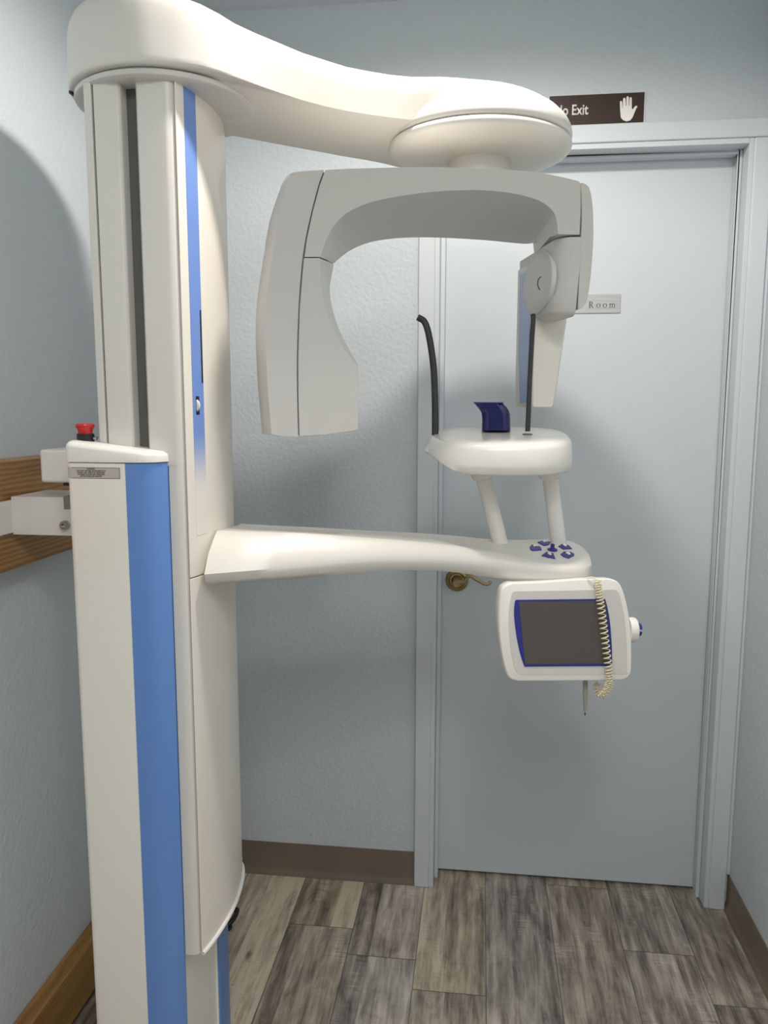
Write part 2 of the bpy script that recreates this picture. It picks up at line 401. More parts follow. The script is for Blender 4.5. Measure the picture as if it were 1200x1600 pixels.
rp0 = P(826, 489, DY); rp1 = P(970, 459.5, DY)
rm = empty('door_plate', ((rp0.x+rp1.x)/2, DY-.001, (rp0.z+rp1.z)/2), 'silver door plate lettered Room, partly hidden behind the sensor head', 'sign')
RZ0, RZ1 = P(970, 489, DY).z, P(970, 459.5, DY).z
b = NB(); box(b, (rp0.x, DY-.003, RZ0), (rp1.x, DY, RZ1)); obj('metal_plate', b, 'plate', rm, bevel=.0006, seg=2)
# serif letters R o o m
def glyph_poly(bm, pts, tr):
    loft(bm, [[tr(x, y, 0) for x, y in pts], [tr(x, y, .0006) for x, y in pts]])
def glyph_ring(bm, cx, cy, rx, ry, wx, wy, tr, a0=0, a1=360, n=28):
    out = []; inn = []
    full = a1-a0 >= 360
    for i in range(n + (0 if full else 1)):
        a = R(a0+(a1-a0)*i/n)
        out.append((cx+rx*math.cos(a), cy+ry*math.sin(a))); inn.append((cx+(rx-wx)*math.cos(a), cy+(ry-wy)*math.sin(a)))
    k = len(out)
    A = [bm.verts.new(tr(x, y, .0006)) for x, y in out]; B = [bm.verts.new(tr(x, y, .0006)) for x, y in inn]
    for i in range(k if full else k-1):
        j = (i+1) % k; bm.faces.new((A[i], A[j], B[j], B[i]))
def serifR(bm, tr):
    glyph_poly(bm, [(.16, 0), (.28, 0), (.28, 1), (.16, 1)], tr)
    glyph_poly(bm, [(.04, 0), (.42, 0), (.42, .05), (.04, .05)], tr)
    glyph_poly(bm, [(.04, .95), (.42, .95), (.42, 1), (.04, 1)], tr)
    glyph_ring(bm, .36, .74, .30, .26, .11, .055, tr, -90, 90, 14)
    glyph_poly(bm, [(.28, .95), (.38, .95), (.38, 1), (.28, 1)], tr); glyph_poly(bm, [(.28, .48), (.40, .48), (.40, .53), (.28, .53)], tr)
    glyph_poly(bm, [(.34, .49), (.46, .49), (.76, .06), (.84, .04), (.84, 0), (.66, 0)], tr)
def serifm(bm, tr):
    for x in (.12, .48, .84):
        glyph_poly(bm, [(x, 0), (x+.085, 0), (x+.085, .5), (x, .5)], tr)
        glyph_poly(bm, [(x-.07, 0), (x+.155, 0), (x+.155, .04), (x-.07, .04)], tr)
    glyph_poly(bm, [(.04, .62), (.205, .66), (.205, .5), (.12, .5), (.12, .6), (.04, .58)], tr)
    for x in (.205, .565):
        glyph_ring(bm, x+.18, .44, .18, .22, .085, .05, tr, 0, 180, 14)
CAP = .0165
zb_ = P(940, 481, DY).z
def letters(name, fn, px):
    q = P(px, 481, DY)
    b = NB(); fn(b, lambda x, y, h: (q.x+x*CAP, DY-.0031-h, zb_+y*CAP)); return obj(name, b, 'ink', rm, smooth=0)
letters('letter', serifR, 919.0)
letters('letter', lambda b, tr: glyph_ring(b, .33, .325, .33, .34, .10, .05, tr), 931.5)
letters('letter', lambda b, tr: glyph_ring(b, .33, .325, .33, .34, .10, .05, tr), 941.5)
letters('letter', serifm, 951.0)

# ------------------------------------------------------------------ THE X-RAY MACHINE
mach = empty('panoramic_xray_machine', (-.61, 1.42, 0), 'tall ivory and blue dental panoramic x-ray machine standing at the left wall', 'x-ray machine')
YC = 1.42
# ---- lower column cover
blu = [(-.598, 1.2650), (-.584, 1.2653), (-.570, 1.2675), (-.558, 1.2715), (-.548, 1.279), (-.5415, 1.289), (-.5378, 1.305)]
blu_in = [(-.597, 1.2695), (-.584, 1.2697), (-.572, 1.2717), (-.5605, 1.2755), (-.5515, 1.2825), (-.5458, 1.2915), (-.5422, 1.305)]
KB, YB = .986, 1.405             # the cover stands a little proud of the column
scl = lambda q: [(x*KB, y*KB) for x, y in q]
blu, blu_in = scl(blu), scl(blu_in)
def mir(q, c=None): return [(x, 2*(YC if c is None else c)-y) for x, y in q]
left_corner = scl([(-.707, 1.29), (-.7055, 1.276), (-.7015, 1.2675), (-.694, 1.2650)])
white_near = left_corner + scl([(-.5985, 1.2650)])
bx_ = blu_in[-1][0]
body = white_near + blu_in + [(bx_-.005, blu_in[-1][1]+.001)]
ext = (bx_, blu_in[-1][1]+.054)
body_far = white_near + blu_in + [ext, (bx_-.005, ext[1]+.001)]
body_full = body + mir(body_far, YB)[::-1]
b = NB(); vprism(b, body_full, 0, 1.3065); base = obj('base_column_cover', b, 'shell', mach, bevel=.0008, seg=1, ang=60)
for f, e in ((lambda q: q, 0), (lambda q: mir(q, YB), .054)):
    bo_, bi_ = list(blu), list(blu_in)
    if e: bo_.append((blu[-1][0], blu[-1][1]+e)); bi_.append(ext)
    b = NB(); vprism(b, f(bo_) + f(bi_)[::-1], 0.002, 1.306)
    obj('blue_side_panel', b, 'blue', base, label='blue curved corner panel')
# cap over the cover
capo = [(x, y) for x, y in left_corner] + scl([(-.598, 1.2650)]) + blu[1:]
capf = capo + mir(capo, YB)[::-1]
def capring(d, z0, slope):
    out = []
    for x, y in capf:
        vx, vy = x+.61, y-YB; l = math.hypot(vx, vy)
        k = (l+d)/l; xx = -.61+vx*k; yy = YB+vy*k
        out.append((xx, yy, z0 + slope*(-(xx+.70))*1.0))
    return out
b = NB(); loft(b, [capring(0, 1.3072, 0), capring(.003, 1.308, 0), capring(.003, 1.334, .10), capring(.0015, 1.3385, .11), capring(-.003, 1.3425, .12), capring(-.010, 1.345, .12)])
cap = obj('base_top_cap', b, 'white', base, smooth=50)
# emergency stop on the cap
ec = P(134, 688, 1.290); ec.z = 1.340
b = NB(); lathe(b, [(.0145, 0), (.0145, .0135), (.0135, .0145)], ec); es = obj('emergency_stop', b, 'black', mach, label='black collar of emergency stop')
b = NB(); lathe(b, [(.012, .0135), (.0118, .017), (.0135, .023), (.0158, .0255), (.0160, .0285), (.0150, .0305), (.0120, .0318), (.0, .0322)], ec, n=36); obj('push_button', b, 'red', es, label='red mushroom push button')
b = NB(); lathe(b, [(.003, 0), (.003, .006), (.0, .0065)], ec+Vector((.015, 0, .006)), (1, 0, 0), 12); obj('key_pin', b, 'steel', es)
# warning sticker (wraps the near left corner of the cover)
lz1, lz0 = ZY(730.5, 1.2473, 148), ZY(747.5, 1.2473, 148)
lx1 = P(187.5, 740, 1.2473).x
arc = scl([(-.7035, 1.2700), (-.7015, 1.2672), (-.698, 1.2656), (-.694, 1.2648)]) + [(lx1, 1.2648*KB)]
b = NB(); loft(b, [[(x, y-.0003, z) for z in (lz0, lz1)] for x, y in arc], False, False, False); stk = obj('warning_label', b, 'lab', base, label='small printed warning label')
lines = ['WARNING', 'THIS X-RAY UNIT MAY BE DANGEROUS TO', 'PATIENT AND OPERATOR UNLESS SAFE', 'EXPOSURE FACTORS AND OPERATING', 'INSTRUCTIONS ARE OBSERVED']
lxc = -.6500
for i, s in enumerate(lines):
    zz = lz1-.0036-.00305*i
    text(s, .0034 if i else .0038, 'ink', lambda x, y, h: (lxc+x, 1.2468-h, zz+y), base, 'label_lettering', align='CENTER', ext=.0002, off=.00006, sx=.80)
b = NB()
fy = 1.2465
for (xa, xb, za, zb) in ((-.684, lx1, lz1-.0006, lz1), (-.684, lx1, lz0, lz0+.0006), (lx1-.0006, lx1, lz0, lz1)):
    box(b, (xa, fy, za), (xb, fy+.0004, zb))
obj('label_border', b, 'ink', base, smooth=0)

# ---- junction box and back of column
b = NB(); box(b, (-.800, 1.345, 1.262), (-.696, 1.43, 1.323)); obj('junction_box', b, 'wpaint', mach, bevel=.006)
b = NB(); box(b, (-.76, 1.352, 1.256), (-.696, 1.42, 1.2618)); obj('junction_box_gland', b, 'black', mach, bevel=.001)

# ---- telescoping column
ZT = 1.924
col = None
b = NB(); box(b, (-.652, 1.336, 1.30), (-.505, 1.538, ZT)); col = obj('column_core', b, 'dark', mach, smooth=0)
b = NB(); vprism(b, [(-.658, 1.300), (-.655, 1.291), (-.6405, 1.287), (-.6405, 1.553), (-.655, 1.549), (-.658, 1.54)], 1.30, ZT); obj('column_side_panel', b, 'colm', col, bevel=.002)
b = NB(); vprism(b, [(-.6372, 1.288), (-.616, 1.2845), (-.595, 1.2855), (-.5910, 1.290), (-.5910, 1.34), (-.6372, 1.34)], 1.30, ZT); obj('column_rail_cover', b, 'colm', col, bevel=.0015)
b = NB(); box(b, (-.5912, 1.312, 1.30), (-.565, 1.3365, ZT)); obj('guide_slot', b, 'slot', col, smooth=0, label='dark grey-green guide slot')
right_round = [(-.517, 1.2850), (-.508, 1.2870), (-.5025, 1.2925), (-.5015, 1.301)]
pl = [(-.5650, 1.2900), (-.5610, 1.2850)] + right_round + [(-.5015, 1.539)] + mir(right_round)[::-1] + [(-.561, 1.555), (-.565, 1.550)]
pl2 = [(-.5290, 1.2850)] + right_round + [(-.5015, 1.539)] + mir(right_round)[::-1] + [(-.5290, 1.555)]
b = NB(); vprism(b, pl, 1.30, ZT); vprism(b, pl2, .388, 1.3005); obj('column_front_cover', b, 'colm', mach, smooth=45)

# ---- carriage: the curved front cover that rides on the column
Dp = [(-.4985, 1.2905), (-.4945, 1.3025), (-.4905, 1.318), (-.4868, 1.335), (-.4822, 1.362), (-.4788, 1.392), (-.4776, 1.42), (-.4790, 1.452), (-.4826, 1.482), (-.488, 1.508), (-.4965, 1.530), (-.509, 1.547)]
def dring(z, s=1.0, tilt=0.0, far=0.0, out=0.0):
    r = []
    q = spline([(x, y, 0) for x, y in Dp], 2)
    for v in q:
        t = max(0, (v.y-1.42)/.12)
        r.append((-.4985+(v.x+.4985)*s - far*t + out, v.y, z+tilt*(v.y-1.29)))
    r.append((-.5005, 1.547, z+tilt*.257)); r.append((-.5005, 1.2905, z))
    return r
b = NB()
SEAMZ = 1.103
loft(b, [dring(.392, tilt=.12), dring(SEAMZ-.001)])
low = obj('carriage_lower_cover', b, 'ivory', mach, bevel=.0012, seg=2, ang=50)
b = NB()
loft(b, [dring(SEAMZ+.001), dring(1.68), dring(1.735), dring(1.765, far=.008), dring(1.785, far=.020), dring(1.810, far=.022), dring(1.835, far=.012), dring(1.86, far=.0), dring(ZT)])
upc = obj('carriage_upper_cover', b, 'ivory', mach, bevel=.0012, seg=2, ang=50)
# light rim along the lower edge
b = NB()
q1 = dring(.392, tilt=.12)[:-2]
tube(b, [Vector(v)+Vector((.001, 0, -.003)) for v in q1], .0045, 8); obj('bottom_rim', b, 'white', low)
# the printed stripe follows the curve of the cover
def strip(bm, ya, yb, z0, z1, off, n=5, nz=1):
    curve = spline([(x, y, 0) for x, y in Dp], 8)
    def X(y):
        for a, c in zip(curve[:-1], curve[1:]):
            if a.y <= y <= c.y: return a.x+(c.x-a.x)*(y-a.y)/(c.y-a.y)
    rings = []
    for i in range(n+1):
        y = ya+(yb-ya)*i/n; x = X(y)
        rings.append([(x+off, y-off*.3, z0), (x+off, y-off*.3, z1), (x-.001, y, z1), (x-.001, y, z0)])
    return loft(bm, rings)
b = NB(); strip(b, 1.3100, 1.3440, 1.176, ZT-.0005, .0006); st = obj('printed_stripe', b, 'stripe', upc, label='blue stripe fading to ivory at its lower end')
b = NB(); strip(b, 1.3385, 1.3425, ZY(598, 1.335, 315), ZY(484, 1.335, 312), .0012, 2); obj('slit', b, 'dark', st)
b = NB(); strip(b, 1.3185, 1.3285, ZY(648, 1.32, 309), ZY(619, 1.32, 309), .0009, 2); obj('wheel_recess', b, 'dark', st)
wc = P(308.5, 633.5, 1.3235); 
b = NB(); lathe(b, [(.010, -.0026), (.0116, -.0016), (.0116, .0016), (.010, .0026)], wc+Vector((-.0055, 0, 0)), Vector((.35, 1, 0)), 24); obj('thumb_wheel', b, 'white', st, label='small ivory thumb wheel')

# ---- overhead arm
HX, HY = -.0133, 1.602
HC = Vector((-.562, 1.42, 0))
# plate under the head
b = NB(); lathe(b, [(.144, -.0010), (.152, .0000), (.156, .003), (.157, .010), (.150, .015)], (HC.x, HC.y, 1.9205), n=72)
ring = obj('head_underplate', b, 'ivory2', mach)
near = [(-.45, 1.2835), (-.406, 1.3195), (-.342, 1.3655), (-.275, 1.4069), (-.205, 1.438), (-.132, 1.457), (-.0774, 1.450)]
far = [(-.0774, 1.724), (-.132, 1.682), (-.205, 1.634), (-.275, 1.602), (-.342, 1.585), (-.406, 1.580), (-.45, 1.583)]
arcp = [(HC.x+.165*math.cos(R(a)), HC.y+.165*math.sin(R(a))) for a in range(68, 293, 9)]
hubp = [(HX+.155*math.cos(R(a)), HY+.155*math.sin(R(a))) for a in range(-90, 91, 15)]
plan = [Vector((x, y, 0)) for x, y in arcp[:] + near + hubp + far]
plan = spline(plan, 2, True)
A_, B_ = HC.copy(), Vector((HX, HY, 0))
def center(v):
    t = max(0, min(1, (v-A_).dot(B_-A_)/(B_-A_).length_squared)); return A_+(B_-A_)*t - Vector((0, .01*math.sin(math.pi*t), 0))
def interp(tab, x):
    if x <= tab[0][0]: return tab[0][1]
    for (a, u), (c, w) in zip(tab[:-1], tab[1:]):
        if x <= c:
            t = (x-a)/(c-a); return u+(w-u)*(t*t*(3-2*t)*.4+t*.6)
    return tab[-1][1]
zbt = [(-.76, 1.934), (-.56, 1.936), (-.41, 1.934), (-.3135, 1.925), (-.1946, 1.9189), (-.0884, 1.9105), (.11, 1.9006)]
ztp = [(-.77, 2.052), (-.60, 2.062), (-.52, 2.060), (-.45, 2.041), (-.41, 2.025), (-.36, 2.012), (-.30, 1.999), (-.23, 1.988), (-.16, 1.983), (-.1105, 1.980), (.0, 1.968), (.166, 1.95)]
b = NB(); rings = []
for d, t in ((.10, .0), (.035, .0), (.012, .010), (.002, .05), (.0, .11), (.0, .30), (.003, .52), (.010, .70), (.025, .81), (.055, .895), (.11, .95), (.22, .985), (.42, 1.0), (.75, 1.01)):
    rg = []
    for v in plan:
        c = center(v); ln = max(0, min(1, (v.x+.44)/.12))*max(0, min(1, (-.02-v.x)/.08))   # the arm's flanks lean out towards the top
        q = v.lerp(c, max(d, .13*ln*max(0, 1-t/.72)))
        zb, zt = interp(zbt, v.x), interp(ztp, q.x)
        zb -= .19*max(0, q.y-(1.34+.30*(q.x+.45)))*max(0, min(1, (q.x+.40)/.12))*max(0, min(1, (.02-q.x)/.1))
        rg.append((q.x, q.y, zb+(zt-zb)*t))
    rings.append(rg)
loft(b, rings); arm = obj('overhead_arm', b, 'colm', mach, smooth=60)
b = NB(); vn = Vector((HC.x-.146, HC.y-.068, 1.9335)); box(b, (vn.x-.001, vn.y-.006, 1.931), (vn.x+.004, vn.y+.006, 1.936)); obj('vent_notch', b, 'black', arm, smooth=0)
# hub: dome above the seam, bowl below
K1 = 1.105
b = NB(); lathe(b, [(r*K1, h*K1) for r, h in ((.1555, 0), (.1580, .003), (.1585, .009), (.1565, .018), (.150, .030), (.137, .043), (.118, .055), (.095, .065), (.070, .073), (.040, .079), (.012, .081))], (HX, HY, 1.900), n=72)
obj('hub_dome', b, 'colm', arm, smooth=60)
b = NB(); n = 72; rings = []
for r, z, sh in ((.120, 1.852, 0), (.1535, 1.8515, 0), (.1575, 1.849, 0), (.1587, 1.845, 0), (.1575, 1.8405, 0), (.153, 1.8365, 0), (.143, 1.832, 0), (.128, 1.8285, 0), (.105, 1.8255, 0), (.08, 1.824, 0), (.04, 1.823, 0)):
    rings.append([(HX+K1*(sh+r*math.cos(2*math.pi*i/n)), HY+K1*r*math.sin(2*math.pi*i/n), 1.4+(z-1.4)*K1) for i in range(n)])
loft(b, rings); hub = obj('hub_dish', b, 'colm', arm, smooth=60)

# ---- rotating C arm, turned 14 degrees
TH = R(14)
U = Vector((math.cos(TH), math.sin(TH), 0)); V = Vector((-math.sin(TH), math.cos(TH), 0)); H = Vector((HX, HY, 0))
VB = .112
def lean(z):                     # the front of the C arm overhangs towards its top
    q = max(0, z-1.50); return .80*q*q
def CA(px, py, v=-.112):
    w = (VB-v)/(2*VB); vv = v
    for _ in range(8):
        q = on(px, py, H+V*vv, V); vv = v-lean(q.z)*w
    return q+V*(v-vv)            # flat coordinates; bow() brings the lean back
def UW(u, v, z): return H+U*u+V*v+Vector((0, 0, z))
def uvz(q): d = q-H; return d.dot(U), d.dot(V), q.z
def bow(bm, cut=True):
    if cut:
        zs = [v.co.z for v in bm.verts]; z = 1.52
        while z < max(zs):
            if z > min(zs):
                bmesh.ops.bisect_plane(bm, geom=bm.verts[:]+bm.edges[:]+bm.faces[:], dist=1e-5, plane_co=(0, 0, z), plane_no=(0, 0, 1))
            z += .02
    for vt in bm.verts:
        u, v, z = uvz(vt.co); vt.co -= V*(lean(z)*max(0, (VB-v)/(2*VB)))
    return bm
# tube head outer cover (left of the diagonal seam)
seam = [(507, 265.3), (498, 290), (487.5, 330), (478, 373), (472, 415), (467, 480), (464.5, 560), (464.8, 620), (466.5, 682.5)]
cov = runs([[(x, y) + (0,) for x, y in q] for q in (
    [(456, 270), (466, 268.3), (480, 267), (506.3, 265.3)],
    [(x-.7, y) for x, y in seam],
    [(465.8, 682.5), (440, 681), (424.5, 678.5)],
    [(424.5, 678.5), (419, 614), (416, 560), (415, 513), (417, 464), (426, 401), (432, 360), (439, 323), (447, 291), (456, 270)],
)], 4)
def cring(pl2d, v): return [CA(q[0], q[1], v) for q in pl2d]
b = NB()
f0 = [CA(q[0], q[1], -VB) for q in cov]
# the outer side falls back from the front rim to the real outline
def outer(q, k):
    u, v, z = uvz(q); return u, z
ub = min(uvz(q)[0] for q in f0)
seam_u = max(uvz(q)[0] for q in f0)
def side(ring, v, grow):
    out = []
    zs = [q.z for q in ring]; zl, zh = min(zs), max(zs)
    for q in ring:
        u, _, z = uvz(q)
        # local seam/left position of the row
        row = [uvz(w)[0] for w in ring if abs(w.z-z) < .03]
        l, r_ = min(row), max(row); t = 0 if r_-l < 1e-6 else (r_-u)/(r_-l)
        zz = z + (.004 if z > zh-.02 else (-.0 if z > zl+.02 else 0))*grow
        out.append(UW(u-grow*.017*max(0, min(1, (t-.25)/.75))*(1-.45*max(0, min(1, (z-zh+.07)/.07))), v, zz))
    return out
loft(b, [side(f0, -VB, 0), side(f0, -VB+.008, .38), side(f0, -VB+.028, 1.1), side(f0, .067, 1.4), side(f0, .103, .9), side(f0, VB, .0)])
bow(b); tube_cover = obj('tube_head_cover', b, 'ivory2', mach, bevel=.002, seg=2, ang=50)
def seam_strip(line, par, wpx=2.2):
    a = [CA(x-wpx, y) for x, y in line]; c = [CA(x+wpx, y) for x, y in line][::-1]
    r0 = a+c; b = NB()
    ring = lambda v: [UW(uvz(q)[0], v, uvz(q)[2]) for q in r0]
    loft(b, [ring(-VB+.0035), ring(VB-.006)]); return obj('seam', bow(b), 'seam', par, smooth=0)
sl = seam[:]; sl[0] = (506, 268); sl[-1] = (466.4, 680)
seam_strip(sl, tube_cover)
# tube head inner cover (below the cross seam)
inn_f = [(500.5, 403), (501, 430), (504.5, 460), (511, 489), (520, 513), (531, 535), (545, 556), (559, 573)]
inn_b = [(522, 412.5), (516.5, 440), (515.5, 458), (519, 480), (525, 501), (533, 522), (545, 545), (559, 569)]
def two(front2d, back2d):
    b = NB(); fr = [CA(q[0], q[1], -VB) for q in front2d]
    bk = []
    for (q, w, f) in zip(front2d, back2d, fr):
        if w is None:
            u, v, z = uvz(f); bk.append(UW(u, VB, z))
        else: bk.append(CA(w[0], w[1], VB))
    loft(b, [fr, bk]); return bow(b)
fr = [Vector((x, y, 0)) for x, y in inn_f]; bk = [Vector((x, y, 0)) for x, y in inn_b]
fr = spline(fr, 3); bk = spline(bk, 3)
lo_seam = [(467.6, 682.5), (465.9, 620), (465.6, 560), (468.1, 480), (472.3, 430), (474.6, 403)]
lo_seam_s = [Vector((x, y, 0)) for x, y in lo_seam]
f2 = fr + [Vector((559.5, 671, 0)), Vector((553, 674, 0)), Vector((510, 680, 0))] + lo_seam_s
k2 = bk + [None]*3 + [None]*len(lo_seam_s)
# the tube housing's patient side is level with the cover, keep the chin flat
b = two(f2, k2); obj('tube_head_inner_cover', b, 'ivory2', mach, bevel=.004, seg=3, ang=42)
# bar
top = [(508.5, 265.3), (560, 263), (640, 261.5), (740, 262.5), (830, 268.5), (880, 277), (905.5, 283.5)]
rgt = [(905.5, 283.5), (907.5, 320), (905.5, 366.5)]
inn = [(872, 366), (870.5, 350), (866, 333), (852, 319), (830, 309), (790, 300.5), (740, 297), (680, 299.5), (615, 308), (565, 321), (532, 341), (513, 368), (500.5, 401.5)]
inb = [(833, 379.5), (829, 380.5), (822, 381), (812, 380.5), (795, 379), (765, 376), (730, 373.5), (690, 371.5), (650, 371), (612, 373), (577, 379), (546, 392), (522, 411)]
lef = [(475.8, 401.5), (479.6, 373), (489, 330), (499.5, 290)]
vs = lambda l: [Vector((x, y, 0)) for x, y in l]
topS, rgtS, innS, inbS = spline(vs(top), 4)[:-1], spline(vs(rgt), 3), spline(vs(inn), 4), spline(vs(inb), 4)
f3 = topS + rgtS + innS + vs(lef)
k3 = [None]*(len(topS)+len(rgtS)) + inbS + [None]*4
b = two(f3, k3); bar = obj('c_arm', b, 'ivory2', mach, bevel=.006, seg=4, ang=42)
hole = CA(742.5, 322, -.05)
b = NB()
hz = on(742.5, 323, H+V*-.05, V)
lathe(b, [(.003, -.004), (.003, .004)], hz, (0, 0, 1), 12); obj('screw_recess', b, 'seam', bar)
# neck between bowl and bar
b = NB(); lathe(b, [(.060, 1.800), (.060, 1.874)], (HX, HY, 0), n=48); obj('rotation_neck', b, 'ivory2', mach)
# right end cover
ecov = [(907.5, 284), (915, 286.5), (921, 293), (925.5, 312), (927.6, 345), (927, 385), (924, 425), (919, 462), (913, 477), (903.5, 484), (903.8, 460), (905.5, 430), (907, 390), (909, 340)]
ec2 = runs([[Vector((x, y, 0)) for x, y in q] for q in (ecov[:10], [ecov[9], ecov[10], ecov[11], ecov[12], ecov[13], ecov[0]])], 3)
b = two(ec2, [None]*len(ec2)); obj('end_cover', b, 'ivory2', mach, bevel=.007, seg=4, ang=50)
# sensor housing
uh = uvz(CA(868, 430))[0]
ue = uvz(CA(905.3, 430))[0]
zt_ = CA(872, 368).z - .001; zb_h = CA(870, 493).z
plan_h = [(uh, -.080)] + [(uh+.031*(1-math.cos(R(a))), -.080-.031*math.sin(R(a))) for a in range(15, 91, 15)] + [(ue, -.111), (ue, .110), (uh+.01, .110), (uh+.003, .108), (uh, .102)]
b = NB(); hr = lambda z, i=0: [UW(u+i*(1 if u < uh+.02 else 0), v+i*(1 if v < 0 else -1), z) for u, v in plan_h]
loft(b, [hr(zb_h, .012), hr(zb_h+.003, .005), hr(zb_h+.010, .0), hr(zb_h+.05), hr(zb_h+.08), hr(zt_, 0)]); bow(b, False)
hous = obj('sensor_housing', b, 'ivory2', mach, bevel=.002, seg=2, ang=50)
# boss disc with the curved mark
FL = lambda px, py, d=0: on(px, py, H+U*(uh+d), U)
bc = FL(846, 440); bz = bc.z
vl_, vr_ = uvz(FL(821.5, 442))[1], uvz(FL(866, 442))[1]; bv, rad = (vl_+vr_)/2, abs(vl_-vr_)/2
rz = abs(FL(846, 489).z - bz)
n = 48
b = NB(); loft(b, [[UW(uh+d, bv+r*rad*math.cos(2*math.pi*i/n), bz+r*rz*math.sin(2*math.pi*i/n)) for i in range(n)] for d, r in ((.004, 1), (-.0045, 1), (-.0060, .97), (-.0062, .5))])
boss = obj('pivot_disc', b, 'ivory2', hous, smooth=50)
b = NB(); pts = [FL(x, y, -.0064) for x, y in ((845, 432.5), (841.6, 436), (840.2, 442), (841, 448), (843.6, 453))]
tube(b, spline(pts, 5), .0009, 6); obj('curved_mark', b, 'ink', boss)
# sensor slab
us = uh-.004
SL = lambda px, py: on(px, py, H+U*us, U)
v0 = uvz(SL(832, 560))[1]; v1 = uvz(SL(805.5, 560))[1]
SF = lambda px, py: on(px, py, H+V*v0, V)
zs0 = SF(840, 636.5).z
zr = [(zs0, uvz(SF(864, 636))[0]), (zs0+.004, uvz(SF(867, 632))[0]), (SF(870, 600).z, uvz(SF(872, 600))[0]), (SF(880, 540).z, uvz(SF(881, 540))[0]), (SF(885, 500).z, uvz(SF(887, 500))[0]), (SL(820, 416).z, uvz(SF(889, 470))[0])]
lf = [.004, .001, 0, 0, 0, 0]; vv = [.006, .002, 0, 0, 0, 0]
b = NB(); rings = []
for (z, ur), l, w in zip(zr, lf, vv):
    w = w + 0
    va, vb_ = v0, v1-w*1.6 - max(0, (SF(870, 600).z - z))*.05
    rings.append([UW(us+l+.003, va, z), UW(ur-.004, va, z), UW(ur, va+.006, z), UW(ur-.01, vb_, z), UW(us+l+.003, vb_, z), UW(us+l, vb_-.004, z), UW(us+l, va+.004, z)])
loft(b, rings); sens = obj('image_sensor', b, 'ivory', mach, bevel=.0015, seg=2, ang=45)
b = NB()
wl = [(812.8, 428), (829, 421), (828.5, 480), (827, 560), (824.5, 628), (812.3, 629.5), (810.8, 560), (811.5, 480)]
wp = [uvz(SL(x, y)) for x, y in wl]
loft(b, [[UW(us+.002, v, z) for _, v, z in wp], [UW(us-.0008, v, z) for _, v, z in wp]]); win = obj('sensor_window', b, 'bluewin', sens, bevel=.0004, seg=1, label='tall blue sensor window')

# ---- patient support shelf
st_ = [  # px, Yfront, Ycrease, Yback, y_top(back), y_crease, y_low, y_bot
    (318, 1.3000, 1.3700, 1.5200, 816, 829, 897.5, 914),
    (380, 1.3189, 1.3792, 1.5199, 819, 831, 892.5, 910),
    (470, 1.3684, 1.4137, 1.5433, 823, 834, 885, 903),
    (560, 1.4167, 1.4482, 1.5703, 828, 840, 876.5, 894.5),
    (630, 1.4521, 1.4757, 1.5956, 831, 845, 875, 891),
    (700, 1.4836, 1.5010, 1.6252, 835.5, 852, 877, 893),
    (760, 1.5094, 1.5216, 1.6542, 841, 861, 882.5, 901),
    (810, 1.5139, 1.5227, 1.6619, 842.5, 871, 889, 907),
    (850, 1.5205, 1.5260, 1.6663, 842, 879.5, 893.5, 910.5),
    (885, 1.5293, 1.5337, 1.6663, 842, 885, 896, 911),
    (906, 1.5448, 1.5492, 1.6597, 847, 886, 895.5, 909.5),
    (918, 1.5647, 1.5680, 1.6464, 855, 885, 894.5, 907),
    (924.5, 1.5890, 1.5912, 1.6221, 868, 882.5, 893.5, 903),
]
rings = []
key = []
for px, yf, yc, yb, a, c, l, bo in st_:
    x = P(px, (c+l)/2, yf).x
    key.append((x, yf, yb, ZY(a, yb, px), ZY(c, yc+.006, px), ZY(l, yf, px), ZY(bo, yf+.012, px), yc))
dense = spline([Vector((k[0], k[1], k[2])) for k in key], 4)
dense2 = spline([Vector((k[3], k[4], k[5])) for k in key], 4); dense3 = spline([Vector((k[6], k[7], 0)) for k in key], 4)
for d1, d2, d3 in zip(dense, dense2, dense3):
    x, yf, yb = d1; zt2, zc, zl = d2; zbo, yc = d3.x, d3.y
    w = yb-yc
    zl = max(zl, zbo+.004); zc = max(zc, zl+.004); bl = (yc-yf)*.10
    rings.append([(x, yf+(yb-yf)*.08, zbo), (x, yf+(yb-yf)*.025, zbo+(zl-zbo)*.35), (x, yf, zl), (x, yf+(yc-yf)*.45-bl, zl+(zc-zl)*.5), (x, yf+(yc-yf)*.88-bl*.5+w*.003, zc-(zc-zl)*.12), (x, yc+w*.03, zc+.001), (x, yc+w*.09, zc+(zt2-zc)*.10),
                  (x, yc+w*.5, zc+(zt2-zc)*.56), (x, yb-w*.12, zt2-.002), (x, yb-w*.04, zt2-.0005), (x, yb, zt2-.006), (x, yb, zbo+.012), (x, yb-w*.05, zbo)])
b = NB(); loft(b, rings); shelf = obj('support_shelf', b, 'colm', mach, smooth=45)
# keypad on the head of the shelf
def top_at(x):
    for a, c in zip(key[:-1], key[1:]):
        if a[0] <= x <= c[0]:
            t = (x-a[0])/(c[0]-a[0]); return [u+(w-u)*t for u, w in zip(a, c)]
    return key[-1]
def on_top(px, py, lift=0.0):
    x = P(px, py, 1.59).x
    for _ in range(6):
        k = top_at(x); _, _, yb, zt2, zc, zl, zbo, yf = k; w = yb-yf
        p0 = Vector((x, yf+w*.09, zc+(zt2-zc)*.10)); p1 = Vector((x, yf+w*.5, zc+(zt2-zc)*.56)); p2 = Vector((x, yb-w*.12, zt2-.002))
        best = None
        for s, e in ((p0, p1), (p1, p2)):
            n = Vector((0, -(e-s).z, (e-s).y)).normalized()
            q = on(px, py, s, n)
            if best is None or (s.y-.004 <= q.y <= e.y+.004): best = (q, n)
        x = best[0].x
    return best[0]+best[1]*lift
K = 90/1200.; ox, oy = 820, 830
